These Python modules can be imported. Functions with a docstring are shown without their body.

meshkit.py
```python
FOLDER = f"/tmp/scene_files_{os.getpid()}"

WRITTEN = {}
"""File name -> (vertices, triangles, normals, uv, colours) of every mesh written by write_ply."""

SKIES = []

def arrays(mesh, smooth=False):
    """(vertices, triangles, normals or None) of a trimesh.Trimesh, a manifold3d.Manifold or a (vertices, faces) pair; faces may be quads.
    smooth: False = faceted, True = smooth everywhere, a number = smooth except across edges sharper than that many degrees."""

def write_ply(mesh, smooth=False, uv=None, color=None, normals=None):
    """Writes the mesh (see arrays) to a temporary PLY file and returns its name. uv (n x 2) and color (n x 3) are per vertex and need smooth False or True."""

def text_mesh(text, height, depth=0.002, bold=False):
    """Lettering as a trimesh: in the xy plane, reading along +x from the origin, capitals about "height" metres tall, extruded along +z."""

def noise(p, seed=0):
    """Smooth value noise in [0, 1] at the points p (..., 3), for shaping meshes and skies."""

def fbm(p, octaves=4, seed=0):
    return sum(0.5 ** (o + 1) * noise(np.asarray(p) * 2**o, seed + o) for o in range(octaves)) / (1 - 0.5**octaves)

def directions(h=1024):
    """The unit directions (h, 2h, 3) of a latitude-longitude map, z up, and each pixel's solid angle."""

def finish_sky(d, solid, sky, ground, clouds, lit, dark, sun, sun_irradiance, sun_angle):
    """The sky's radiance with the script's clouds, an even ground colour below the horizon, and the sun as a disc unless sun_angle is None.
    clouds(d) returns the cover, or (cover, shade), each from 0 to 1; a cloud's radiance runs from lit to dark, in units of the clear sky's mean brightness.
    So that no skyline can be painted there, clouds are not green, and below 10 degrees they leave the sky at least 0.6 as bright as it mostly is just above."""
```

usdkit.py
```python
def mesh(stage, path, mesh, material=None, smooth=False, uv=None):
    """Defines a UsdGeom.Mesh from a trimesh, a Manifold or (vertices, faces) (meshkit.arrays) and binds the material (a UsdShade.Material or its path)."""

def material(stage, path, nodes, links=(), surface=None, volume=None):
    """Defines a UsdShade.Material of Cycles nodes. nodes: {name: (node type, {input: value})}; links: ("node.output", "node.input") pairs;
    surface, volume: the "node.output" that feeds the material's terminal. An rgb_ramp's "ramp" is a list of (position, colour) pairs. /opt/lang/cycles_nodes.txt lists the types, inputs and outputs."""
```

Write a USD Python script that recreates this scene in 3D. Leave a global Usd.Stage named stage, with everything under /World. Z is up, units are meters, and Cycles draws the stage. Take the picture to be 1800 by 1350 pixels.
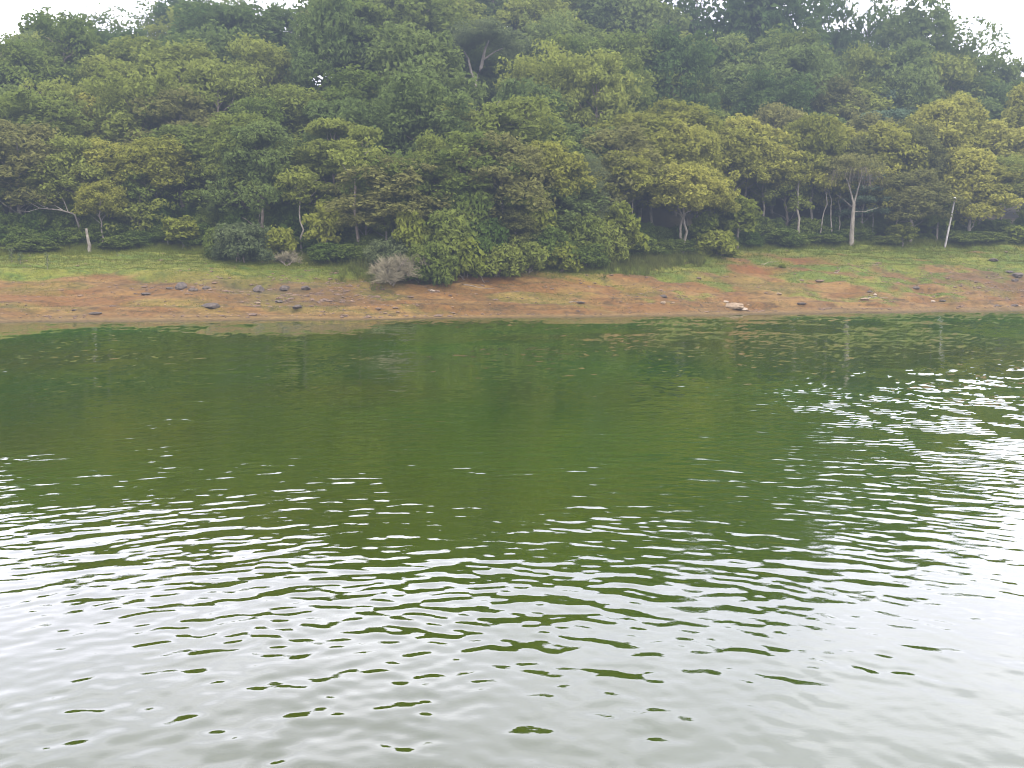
import math
import numpy as np
import trimesh
import meshkit
import usdkit
from pxr import Usd, UsdGeom, UsdLux, UsdShade, Gf, Sdf, Vt

# ------------------------------------------------------------------ stage, camera, sky, sun
stage = Usd.Stage.CreateInMemory()
UsdGeom.SetStageUpAxis(stage, "Z")
UsdGeom.SetStageMetersPerUnit(stage, 1.0)
UsdGeom.Xform.Define(stage, "/World")
UsdGeom.Scope.Define(stage, "/World/Looks")

EYE_Z, FPX, HORIZON = 2.6, 1700.0, 490.0            # eye height, focal length and horizon row of the 1800 x 1350 photograph
PITCH = math.atan((675.0 - HORIZON) / FPX)
EXPOSURE = 1.53
SUN_EL, SUN_AZ = math.radians(44), math.radians(150)   # azimuth from +y towards +x
SUN_POWER, SUN_ANGLE = 0.40, 30.0
SKY_STRENGTH = 0.15
HAZE_DENSITY = 0.00036

cam = UsdGeom.Camera.Define(stage, "/World/camera")
cam.AddTranslateOp().Set(Gf.Vec3d(0, 0, EYE_Z))
cam.AddRotateXOp().Set(90.0 - math.degrees(PITCH))
cam.CreateHorizontalApertureAttr(36.0)
cam.CreateVerticalApertureAttr(27.0)
cam.CreateFocalLengthAttr(36.0 * FPX / 1800.0)
cam.CreateClippingRangeAttr(Gf.Vec2f(0.1, 5000.0))
cam.CreateExposureAttr(EXPOSURE)


def mat(name, nodes, links, surface=None, volume=None):
    return usdkit.material(stage, "/World/Looks/" + name, nodes, links, surface=surface, volume=volume)


def meta(prim, label=None, cat=None, group=None, kind=None):
    p = prim.GetPrim() if hasattr(prim, "GetPrim") else prim
    for k, v in (("label", label), ("category", cat), ("group", group), ("kind", kind)):
        if v:
            p.SetCustomDataByKey(k, v)
    return p


sky_mat = mat("sky_material", {
    "tc": ("texture_coordinate", {}),
    "st": ("sky_texture", {"sky_type": "single_scattering", "sun_disc": False, "sun_elevation": SUN_EL, "sun_rotation": SUN_AZ}),
    "mp": ("mapping", {"scale": (1.0, 1.0, 2.6)}),
    "nz": ("noise_texture", {"scale": 3.2, "detail": 6.0, "roughness": 0.55}),
    "rp": ("rgb_ramp", {"ramp": [(0.30, (8.0, 7.75, 9.3)), (0.5, (9.8, 9.45, 11.1)), (0.72, (12.2, 11.8, 13.3))]}),
    "mx": ("mix_color", {"fac": 0.93, "use_clamp": False}),
    "bg": ("background_shader", {"strength": SKY_STRENGTH}),
}, [("tc.generated", "mp.vector"), ("mp.vector", "nz.vector"), ("nz.fac", "rp.fac"), ("st.color", "mx.a"), ("rp.color", "mx.b"),
    ("mx.result", "bg.color")], surface="bg.background")
dome = UsdLux.DomeLight.Define(stage, "/World/sky")
UsdShade.MaterialBindingAPI.Apply(dome.GetPrim()).Bind(sky_mat)
meta(dome, kind="structure")

sun = UsdLux.DistantLight.Define(stage, "/World/sun")
sun.CreateNormalizeAttr(True)
sun.CreateIntensityAttr(SUN_POWER)
sun.CreateAngleAttr(SUN_ANGLE)
sun.CreateColorAttr(Gf.Vec3f(1.0, 0.95, 0.84))
sun.AddRotateZOp().Set(-math.degrees(SUN_AZ))
sun.AddRotateXOp().Set(-(90.0 - math.degrees(SUN_EL)))

# ------------------------------------------------------------------ helpers
CP, SP = math.cos(PITCH), math.sin(PITCH)
_names = {}


def path_for(name, parent="/World"):
    key = (parent, name)
    n = _names.get(key, -1) + 1
    _names[key] = n
    return f"{parent}/{name}" + (f"_{n:03d}" if n else "")


def ray(px, py):
    """Direction (with unit y) that a point of the photograph lies in."""
    u, v = (np.asarray(px, float) - 900.0) / FPX, -(np.asarray(py, float) - 675.0) / FPX
    y = CP + v * SP
    z = -SP + v * CP
    return u / y, z / y


def at(px, py, Y):
    a, b = ray(px, py)
    return np.array([a * Y, Y, EYE_Z + b * Y])


def smooth(x):
    x = np.clip(x, 0, 1)
    return x * x * (3 - 2 * x)


def xform(name, loc, rotz=0.0, scale=None, parent="/World"):
    x = UsdGeom.Xform.Define(stage, path_for(name, parent))
    x.AddTranslateOp().Set(Gf.Vec3d(*map(float, loc)))
    x.AddRotateZOp().Set(float(rotz))
    if scale is not None:
        x.AddScaleOp().Set(Gf.Vec3f(*map(float, scale)))
    return x


def part(name, parent, mesh, material, sm=False):
    p = str(parent.GetPath()) if hasattr(parent, "GetPath") else parent
    return usdkit.mesh(stage, path_for(name, p), mesh, material, smooth=sm)


def tube(points, radii, sides=6, cap=True):
    p = np.asarray(points, float)
    r = np.broadcast_to(np.asarray(radii, float), (len(p),))
    t = np.gradient(p, axis=0)
    t /= np.linalg.norm(t, axis=1, keepdims=True) + 1e-12
    ref = np.where(np.abs(t[:, 2:]) < 0.9, [0, 0, 1.0], [1.0, 0, 0])
    a = np.cross(t, ref)
    a /= np.linalg.norm(a, axis=1, keepdims=True) + 1e-12
    b = np.cross(t, a)
    ang = np.arange(sides) * 2 * np.pi / sides
    v = p[:, None] + r[:, None, None] * (np.cos(ang)[None, :, None] * a[:, None] + np.sin(ang)[None, :, None] * b[:, None])
    i, j = np.meshgrid(np.arange(len(p) - 1), np.arange(sides), indexing="ij")
    q = np.stack([i * sides + j, i * sides + (j + 1) % sides, (i + 1) * sides + (j + 1) % sides, (i + 1) * sides + j], -1).reshape(-1, 4)
    f = np.vstack([q[:, [0, 1, 2]], q[:, [0, 2, 3]]])
    vv = v.reshape(-1, 3)
    if cap:
        n = len(vv)
        vv = np.vstack([vv, p[0], p[-1]])
        k = np.arange(sides)
        e = (len(p) - 1) * sides
        f = np.vstack([f, np.stack([np.full(sides, n), (k + 1) % sides, k], 1), np.stack([np.full(sides, n + 1), e + k, e + (k + 1) % sides], 1)])
    return vv, f


def join(ms):
    vs, fs, n = [], [], 0
    for v, f in ms:
        vs.append(v)
        fs.append(f + n)
        n += len(v)
    return np.vstack(vs), np.vstack(fs)


def bend(a, b, rng, k=6, wob=0.06, sag=0.0):
    """A slightly crooked line from a to b."""
    a, b = np.asarray(a, float), np.asarray(b, float)
    s = np.linspace(0, 1, k)[:, None]
    L = np.linalg.norm(b - a)
    w = rng.normal(size=(k, 3)) * wob * L * np.sin(s * np.pi)
    p = a + (b - a) * s + w
    p[:, 2] += sag * L * np.sin(s[:, 0] * np.pi)
    return p


# ------------------------------------------------------------------ terrain
_edge_px = np.array([[-500, 70, 455], [-200, 72, 455], [0, 73, 452], [160, 74, 447], [300, 75, 440], [420, 73, 452], [520, 72.5, 456], [650, 70, 470], [750, 69.5, 483], [900, 72, 478], [1000, 74, 471], [1150, 80, 460], [1250, 85, 449], [1350, 90, 437], [1500, 92, 434], [1650, 93, 432], [1800, 94, 431], [2000, 95, 431], [2400, 96, 431]], float)
_ea, _eb = ray(_edge_px[:, 0], _edge_px[:, 2])
EX, EY, EZ = _ea * _edge_px[:, 1], _edge_px[:, 1], EYE_Z + _eb * _edge_px[:, 1]
EX = np.concatenate([[-300], EX, [300]])
EY = np.concatenate([[60], EY, [110]])
EZ = np.concatenate([[4.5], EZ, [5.5]])
SX = np.array([-300, -120, -60, -31, -11, 12, 42, 70, 120, 300.0])
SY = np.array([40, 48, 53, 57.4, 61, 68, 79, 84, 88, 98.0])
TX = np.array([-300, -38, -28, -24, -18, -11, -6.5, 0, 6, 14, 20, 26, 50, 300.0])      # share of the bank's depth below the turf
TB = np.array([.55, .56, .62, .50, .46, .70, .90, .88, .74, .56, .62, .46, .55, .5])
RX = np.array([-300, -250, -140, -100, -78, -62, -45, -20, 0, 30, 52, 60, 66, 70, 75, 83, 120, 300.0])
RZ = np.array([5, 6, 12, 16, 19, 23, 26.5, 28.5, 28, 26.5, 25, 23.5, 20, 16, 10, 6.5, 6, 5.0])


def softinterp(x, xp, fp, w):
    return sum(np.interp(x + d * w, xp, fp) for d in (-1, -.5, 0, .5, 1)) / 5


def bank_t(X, Y):
    ys, ye = softinterp(X, SX, SY, 5), softinterp(X, EX, EY, 3)
    ys = ys + 0.9 * (meshkit.fbm(np.stack([X * .35, X * 0, X * 0], -1), 3, 5) - .5) * 2 + .35 * (meshkit.fbm(np.stack([X * 1.7, X * 0, X * 0], -1), 2, 6) - .5)
    return (Y - ys) / (ye - ys), ys, ye


def ground(X, Y):
    X, Y = np.broadcast_arrays(np.asarray(X, float), np.asarray(Y, float))
    t, ys, ye = bank_t(X, Y)
    ze = softinterp(X, EX, EZ, 3)
    zr = softinterp(X, RX, RZ, 4)
    P = np.stack([X, Y, X * 0], -1)
    tc = np.clip(t, 0, 1)
    tb = softinterp(X, TX, TB, 1)
    z = ze * tc ** 0.95
    inb = smooth(tc * 8) * smooth((1.25 - t) * 4)
    lump = (meshkit.fbm(P * [.28, .5, 1], 3, 11) - .5) * .55 + (meshkit.fbm(P * [1.1, 1.8, 1], 3, 21) - .5) * .2
    scarp = smooth((tc - tb) / .05 + .5 * (meshkit.noise(P * .7, 3) - .5)) - smooth((tc - tb) / .6)
    led = sum(np.sin(z * k + 3 * meshkit.noise(P * [.12, .12, 1], 40 + i)) * a for i, (k, a) in enumerate(((9., .085), (17., .045))))
    z = z + inb * (lump + .22 * scarp * smooth((TX[6] + 3 - X) / 4) + .10 * scarp + led)
    z = np.where(t < 0, np.maximum((Y - ys) * .22, -3.0), z)
    s = np.maximum(Y - ye, 0)
    L = 56.0
    rise = np.where(s < L, (s / L) - .06 * np.sin(np.pi * np.clip(s / L, 0, 1)), 1 - np.clip((s - L) * .012, 0, .8) * smooth((s - L) / 20))
    hill = (zr - ze) * rise + (meshkit.fbm(P * .06, 3, 31) - .5) * 3.0 * smooth(s / 15)
    return z + np.where(t >= 1, hill, 0)


def ground_at(px, py):
    """Where the sight line through a point of the photograph meets the ground."""
    a, b = ray(px, py)
    Y = np.arange(54, 110, .05)
    d = EYE_Z + b * Y - ground(a * Y, Y)
    k = np.argmax(d < 0)
    return np.array([a * Y[k], Y[k], ground(a * Y[k], Y[k])])


def patch(P, px, py, rx, ry):
    g = ground_at(px, py)
    return np.exp(-(((P[..., 0] - g[0]) / rx) ** 2 + ((P[..., 1] - g[1]) / ry) ** 2))


def lerp(a, b, w):
    return a + (np.asarray(b) - a) * np.clip(w, 0, 1)[..., None]


xs = np.concatenate([np.arange(-300, -64, 6.0), np.arange(-64, -46, 1.0), np.arange(-46, 62, .24), np.arange(62, 90, 1.0), np.arange(90, 301, 6.0)])
w = np.concatenate([np.linspace(-.9, 0, 8)[:-1], np.linspace(0, 1.15, 120), 1.15 + np.linspace(0, 1, 60)[1:] ** 1.6 * 18])
GX, GW = np.meshgrid(xs, w, indexing="ij")
_, gys, gye = bank_t(GX, GX * 0)
GY = gys + GW * (gye - gys)
GZ = ground(GX, GY)
ni, nj = GX.shape
i, j = np.meshgrid(np.arange(ni - 1), np.arange(nj - 1), indexing="ij")
a = (i * nj + j).ravel()
quads = np.stack([a, a + nj, a + nj + 1, a + 1], 1)
gv = np.stack([GX, GY, GZ], -1).reshape(-1, 3)
P = np.stack([GX, GY, GX * 0], -1)


def turf_amount(X, Y):
    P = np.stack([X, Y, X * 0], -1)
    t, _, _ = bank_t(X, Y)
    tb = softinterp(X, TX, TB, 1)
    n1 = meshkit.fbm(P * [.30, .7, 1], 4, 71) - .5
    n2 = meshkit.fbm(P * [.9, 2.0, 1], 3, 72) - .5
    right = smooth((X - 2) / 8)
    g = smooth((t - tb) / (.05 + .22 * right) + .5 + n1 * (1.2 + 3.5 * right) + n2 * 1.2)
    g = np.maximum(g, .30 * smooth((meshkit.fbm(P * [.22, .55, 1], 4, 73) - .5) * 7) * smooth(t * 5))
    for px, py, rx, ry, k in ((1330, 472, 2.2, 1.6, 1), (1400, 458, 3.5, 1.1, 1), (1090, 500, 3.0, .9, .8), (790, 497, 3.5, 1.6, .9), (400, 505, 7, 2.0, .7), (1740, 495, 5, 2.2, .45), (930, 480, 4.5, 1.4, .7), (1250, 486, 2.5, 1, .6)):
        g = g * (1 - k * patch(P, px, py, rx, ry))
    return np.clip(g, 0, 1)


turf = turf_amount(GX, GY)
gt, _, _ = bank_t(GX, GY)
n_a = meshkit.fbm(P * [.35, .9, 1], 4, 81)
n_b = meshkit.fbm(P * [1.3, 3.0, 1], 3, 82)
n_c = meshkit.fbm(P * [.12, 1.6, 1], 3, 83)
soil = np.zeros(GX.shape + (3,)) + np.array([.205, .105, .048])
soil = lerp(soil, [.275, .170, .095], smooth((n_a - .45) * 5) * .8)
soil = lerp(soil, [.145, .082, .040], smooth((n_c - .52) * 8) * .7)
soil = lerp(soil, [.085, .052, .030], smooth((n_b - .60) * 7) * .75)
soil = lerp(soil, [.25, .175, .11], smooth(1 - gt / .10) * .8)
soil = lerp(soil, [.12, .08, .045], smooth(1 - gt / .045))
for px, py, rx, ry, k, c in ((400, 500, 2.8, .8, .5, (.10, .080, .062)), (500, 510, 4.0, 1.7, .75, (.105, .080, .062)), (470, 526, 5.0, 1.3, .4, (.13, .09, .06)), (650, 515, 2.5, .9, .5, (.12, .09, .06)),
                             (1740, 500, 5.5, 2.2, .65, (.125, .078, .058)), (1560, 470, 4, 1.0, .5, (.13, .085, .05)), (1780, 482, 3, 1.0, .6, (.09, .07, .06)),
                             (1330, 474, 2.4, 1.6, .9, (.20, .075, .025)), (1410, 459, 3.8, 1.2, .9, (.165, .062, .024)), (1060, 503, 3.5, .8, .6, (.25, .105, .032)), (60, 520, 6, 1.6, .6, (.22, .10, .042))):
    soil = lerp(soil, c, k * patch(P, px, py, rx, ry) * (.5 + 1.0 * n_b))
line = np.clip(np.sin(GZ * 21 + 4 * meshkit.noise(P * [.15, .3, 1], 85)), 0, 1) ** 4 * smooth((n_a - .30) * 5) * smooth((1.6 - GZ) * 2)
soil = soil * (1 - .42 * line[..., None])
green = np.zeros(GX.shape + (3,)) + np.array([.098, .122, .024])
green = lerp(green, [.150, .150, .040], smooth((n_a - .42) * 5))
green = lerp(green, [.055, .080, .018], smooth((n_b - .56) * 6) * .7)
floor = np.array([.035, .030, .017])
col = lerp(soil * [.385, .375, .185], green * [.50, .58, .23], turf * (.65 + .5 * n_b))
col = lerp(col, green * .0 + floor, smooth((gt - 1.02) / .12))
ground_mat = mat("ground_material", {
    "at": ("attribute", {"attribute": "tint"}),
    "g": ("geometry", {}),
    "mp": ("mapping", {"scale": (1.0, 1.7, 1.0)}),
    "n": ("noise_texture", {"scale": 3.2, "detail": 6.0, "roughness": 0.7}),
    "r": ("rgb_ramp", {"ramp": [(0.30, (.55, .52, .50)), (0.5, (1, 1, 1)), (0.72, (1.35, 1.32, 1.28))]}),
    "m": ("mix_color", {"blend_type": "multiply", "fac": 1.0, "use_clamp": False}),
    "b": ("bump", {"strength": 0.6, "distance": 0.10}),
    "p": ("principled_bsdf", {"roughness": 0.9, "specular_ior_level": 0.2}),
}, [("g.position", "mp.vector"), ("mp.vector", "n.vector"), ("n.fac", "r.fac"), ("at.color", "m.a"), ("r.color", "m.b"), ("m.result", "p.base_color"),
    ("n.fac", "b.height"), ("b.normal", "p.normal")], surface="p.BSDF")
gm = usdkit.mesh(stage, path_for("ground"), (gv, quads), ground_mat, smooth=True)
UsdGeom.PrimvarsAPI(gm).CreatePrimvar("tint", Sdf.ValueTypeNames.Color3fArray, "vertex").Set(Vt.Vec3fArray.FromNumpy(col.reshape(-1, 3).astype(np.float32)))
meta(gm, kind="structure")

# ------------------------------------------------------------------ water
rng = np.random.default_rng(7)
NW = 70
w_src = np.stack([rng.uniform(-2.6, 2.8, NW), rng.uniform(1.8, 5.0, NW)], 1)
w_src[::3] = w_src[::3] * [2.4, 1] - [0, 3.0]
w_len = np.exp(rng.uniform(np.log(.13), np.log(.58), NW))
w_pha = rng.uniform(0, 2 * np.pi, NW)
w_slope = .0040 * (w_len / .5) ** -.25 * rng.uniform(.5, 1.4, NW)
NP = 46
p_dir = np.radians(90 + rng.normal(0, 44, NP))
p_len = np.exp(rng.uniform(np.log(.11), np.log(.62), NP))
p_pha = rng.uniform(0, 2 * np.pi, NP)
p_slope = .0022 * rng.uniform(.5, 1.4, NP)


q_dir = np.radians(90 + rng.normal(0, 50, 36))
q_len = rng.uniform(.10, .30, 36)
q_pha = rng.uniform(0, 2 * np.pi, 36)
q_slope = .0135 * rng.uniform(.5, 1.4, 36)


def water_wave(X, Y):
    """Height and slopes of the ripples: rings spreading from about the boat, and a light breeze over the lake."""
    h, hx, hy = np.zeros_like(X), np.zeros_like(X), np.zeros_like(X)
    P = np.stack([X, Y, X * 0], -1)
    R = np.hypot(X, Y)
    gust = (.55 + .9 * meshkit.noise(P * [.9, 1.3, 1], 92)) * (.35 + 1.3 * smooth((meshkit.fbm(P * [.20, .10, 1], 3, 91) - .36) * 3))
    ring = gust * (.15 + 1.05 * np.exp(-R / 8.0))
    warp = [3.4 * (meshkit.fbm(P * [1.1, 1.1, 1], 2, 300 + q) - .5) for q in range(6)]
    breeze = (.50 + .55 * gust) * (1 + .25 * np.exp(-(((X - .62 * Y) / 6.0) ** 2 + ((Y - 27) / 11.0) ** 2)) + 1.3 * np.exp(-((Y - 58.5 - .12 * X) / .7) ** 2) * smooth((X - 6) / 12))
    for k in range(NW):
        dx, dy = X - w_src[k, 0], Y - w_src[k, 1]
        r = np.hypot(dx, dy) + 1e-6
        kk = 2 * np.pi / w_len[k]
        ph = kk * r + w_pha[k] + warp[k % 6]
        h += ring * w_slope[k] / kk * np.sin(ph)
        c = ring * w_slope[k] * np.cos(ph)
        hx += c * dx / r
        hy += c * dy / r
    for k in range(NP):
        cx, cy = math.cos(p_dir[k]), math.sin(p_dir[k])
        kk = 2 * np.pi / p_len[k]
        ph = kk * (X * cx + Y * cy) + p_pha[k] + warp[k % 6]
        h += breeze * p_slope[k] / kk * np.sin(ph)
        c = breeze * p_slope[k] * np.cos(ph)
        hx += c * cx
        hy += c * cy
    paw = smooth((X / np.maximum(Y, 1) - .10) / .42) ** 1.5 * np.exp(-((Y - 20) / 7.5) ** 2) + .20 * np.exp(-((Y - 24) / 13) ** 2)
    paw = paw * (.25 + 1.2 * smooth((meshkit.noise(P * [2.6, 1.7, 1], 93) - .46) * 6))
    for k in range(36):                                      # cat's paws: the finest ripples, where a breath of wind touches the lake
        cx, cy = math.cos(q_dir[k]), math.sin(q_dir[k])
        c = paw * q_slope[k] * np.cos(2 * np.pi / q_len[k] * (X * cx + Y * cy) + q_pha[k] + warp[k % 6])
        hx += c * cx
        hy += c * cy
    tan_dep = EYE_Z / np.maximum(R, 3.0)                     # at a grazing view the faces turned this way fill more of the sight
    sig = np.hypot(.026 * breeze, .060 * paw) * (1 + R / 60)
    hy = hy * (1 + R / 60) + np.minimum(1.35 * sig ** 2 / tan_dep, .085)
    return h, hx * (1 + R / 60), hy


dep = np.linspace(math.radians(36), math.radians(1.55), 760)
rr = EYE_Z / np.tan(dep)
th = np.radians(np.linspace(-40, 40, 620))
WR, WT = np.meshgrid(rr, th, indexing="ij")
WX, WY = WR * np.sin(WT), WR * np.cos(WT)
wh, whx, why = water_wave(WX, WY)
fade = smooth((WR - rr[0]) / .6) * smooth((math.radians(40) - abs(WT)) / .05)
wh, whx, why = wh * fade, whx * fade, why * fade
ni, nj = WX.shape
i, j = np.meshgrid(np.arange(ni - 1), np.arange(nj - 1), indexing="ij")
a = (i * nj + j).ravel()
wf = np.vstack([np.stack([a, a + nj + 1, a + 1], 1), np.stack([a, a + nj, a + nj + 1], 1)])
wv = np.stack([WX, WY, wh], -1).reshape(-1, 3)
wn = np.stack([-whx, -why, np.ones_like(whx)], -1).reshape(-1, 3)
wn /= np.linalg.norm(wn, axis=1, keepdims=True)
nz_ = np.cross(wv[wf[0, 1]] - wv[wf[0, 0]], wv[wf[0, 2]] - wv[wf[0, 0]])[2]
if nz_ < 0:
    wf = wf[:, ::-1]
# the rest of the lake round the rippled fan: an outline ring that starts on the fan's own border
far = []
border = np.concatenate([np.arange(nj), np.arange(1, ni) * nj + nj - 1, (ni - 1) * nj + np.arange(nj - 2, -1, -1), np.arange(ni - 2, 0, -1) * nj])
bp = wv[border]
bc = np.array([0.0, 30.0])
d = bp[:, :2] - bc
ang = np.arctan2(d[:, 1], d[:, 0])
n0 = len(wv)
out = []
for (x, y) in bp[:, :2]:
    dx, dy = x - bc[0], y - bc[1]
    s = min(((300 if dx > 0 else -300) - bc[0]) / dx if abs(dx) > 1e-9 else 1e9, ((130 if dy > 0 else -260) - bc[1]) / dy if abs(dy) > 1e-9 else 1e9)
    out.append((bc[0] + dx * max(s, 1.0), bc[1] + dy * max(s, 1.0), 0.0))
m_ = len(border)
wv_all = np.vstack([wv, np.array(out)])
wn_all = np.vstack([wn, np.tile([0, 0, 1.0], (m_, 1))])
k = np.arange(m_)
k1 = (k + 1) % m_
ring_f = np.vstack([np.stack([border[k], n0 + k, n0 + k1], 1), np.stack([border[k], n0 + k1, border[k1]], 1)])
e_ = np.cross(wv_all[ring_f[:, 1]] - wv_all[ring_f[:, 0]], wv_all[ring_f[:, 2]] - wv_all[ring_f[:, 0]])[:, 2]
ring_f[e_ < 0] = ring_f[e_ < 0][:, ::-1]
wf_all = np.vstack([wf, ring_f])
water_mat = mat("water_material", {
    "g": ("geometry", {}),
    "mp": ("mapping", {"scale": (1.0, 1.6, 1.0)}),
    "n": ("noise_texture", {"scale": 5.0, "detail": 3.0, "roughness": 0.55}),
    "b": ("bump", {"strength": 0.06, "distance": 0.02}),
    "n2": ("noise_texture", {"scale": 0.05, "detail": 2.0}),
    "r2": ("rgb_ramp", {"ramp": [(0.35, (.0074, .0102, .0001)), (0.65, (.0040, .0128, .0001))]}),
    "p": ("principled_bsdf", {"roughness": 0.02, "ior": 1.6}),
}, [("g.position", "mp.vector"), ("mp.vector", "n.vector"), ("n.fac", "b.height"), ("b.normal", "p.normal"), ("g.position", "n2.vector"), ("n2.fac", "r2.fac"), ("r2.color", "p.base_color")], surface="p.BSDF")
wm = usdkit.mesh(stage, path_for("water"), (wv_all, wf_all), water_mat)
wm.CreateNormalsAttr(Vt.Vec3fArray.FromNumpy(wn_all.astype(np.float32)))
wm.SetNormalsInterpolation("vertex")
meta(wm, kind="structure")

# ------------------------------------------------------------------ leaf, bark, stone materials


def leaf_material(name, dark, light, trans=.36):
    return mat(name, {
        "g": ("geometry", {}), "oi": ("object_info", {}),
        "n": ("noise_texture", {"scale": .42, "detail": 3.0}),
        "ad": ("math", {"math_type": "multiply_add", "value2": .55, "value3": -.05}),
        "a2": ("math", {"math_type": "multiply_add", "value2": .45}),
        "r": ("rgb_ramp", {"ramp": [(.18, dark), (.78, light)]}),
        "vr": ("map_range", {"from_min": 0, "from_max": 1, "to_min": .72, "to_max": 1.28}),
        "h": ("hsv", {"hue": .5, "saturation": 1.0, "fac": 1.0}),
        "p": ("diffuse_bsdf", {}),
        "t": ("translucent_bsdf", {}),
        "m": ("mix_closure", {"fac": trans}),
    }, [("g.position", "n.vector"), ("n.fac", "ad.value1"), ("oi.random", "a2.value1"), ("ad.value", "a2.value3"), ("a2.value", "r.fac"), ("g.random_per_island", "vr.value"),
        ("vr.result", "h.value"), ("r.color", "h.color"), ("h.color", "p.color"), ("h.color", "t.color"), ("p.BSDF", "m.closure1"), ("t.BSDF", "m.closure2")], surface="m.closure")


LEAF = {
    "yellow": leaf_material("yellow_green_leaves", (.122, .136, .020), (.295, .285, .054)),
    "mid": leaf_material("mid_green_leaves", (.074, .106, .020), (.195, .216, .042)),
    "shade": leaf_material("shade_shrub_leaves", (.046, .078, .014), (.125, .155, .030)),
    "dark": leaf_material("dark_green_leaves", (.050, .082, .022), (.135, .168, .042)),
    "olive": leaf_material("olive_brown_leaves", (.082, .090, .024), (.190, .184, .052)),
    "blue": leaf_material("blue_green_leaves", (.060, .098, .050), (.125, .170, .090)),
    "bright": leaf_material("bright_green_leaves", (.100, .128, .018), (.215, .225, .038)),
    "grey": leaf_material("grey_green_leaves", (.070, .092, .036), (.135, .155, .062)),
}


def bark_material(name, a, b):
    return mat(name, {
        "g": ("geometry", {}), "mp": ("mapping", {"scale": (1, 1, .35)}),
        "n": ("noise_texture", {"scale": 5.0, "detail": 4.0, "roughness": .65}),
        "r": ("rgb_ramp", {"ramp": [(.35, a), (.65, b)]}),
        "bu": ("bump", {"strength": .6, "distance": .03}),
        "p": ("principled_bsdf", {"roughness": .85, "specular_ior_level": .2}),
    }, [("g.position", "mp.vector"), ("mp.vector", "n.vector"), ("n.fac", "r.fac"), ("r.color", "p.base_color"), ("n.fac", "bu.height"), ("bu.normal", "p.normal")], surface="p.BSDF")


BARK = {
    "pale": bark_material("pale_bark", (.11, .098, .072), (.21, .19, .148)),
    "brown": bark_material("brown_bark", (.085, .068, .050), (.17, .14, .105)),
    "grey": bark_material("grey_bark", (.075, .066, .048), (.155, .138, .104)),
    "ash": bark_material("ash_bark", (.085, .075, .056), (.170, .150, .116)),
    "dry": bark_material("dry_twigs", (.10, .080, .058), (.19, .155, .115)),
}
STONE = {
    "dark": bark_material("dark_stone", (.030, .025, .020), (.070, .056, .042)),
    "pale": bark_material("pale_stone", (.105, .075, .044), (.175, .13, .08)),
    "white": bark_material("whitish_stone", (.16, .13, .09), (.26, .215, .16)),
    "clod": bark_material("soil_clods", (.050, .036, .026), (.115, .075, .045)),
    "chip": bark_material("pale_chips", (.12, .078, .042), (.21, .145, .085)),
}

# ------------------------------------------------------------------ foliage builders


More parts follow.
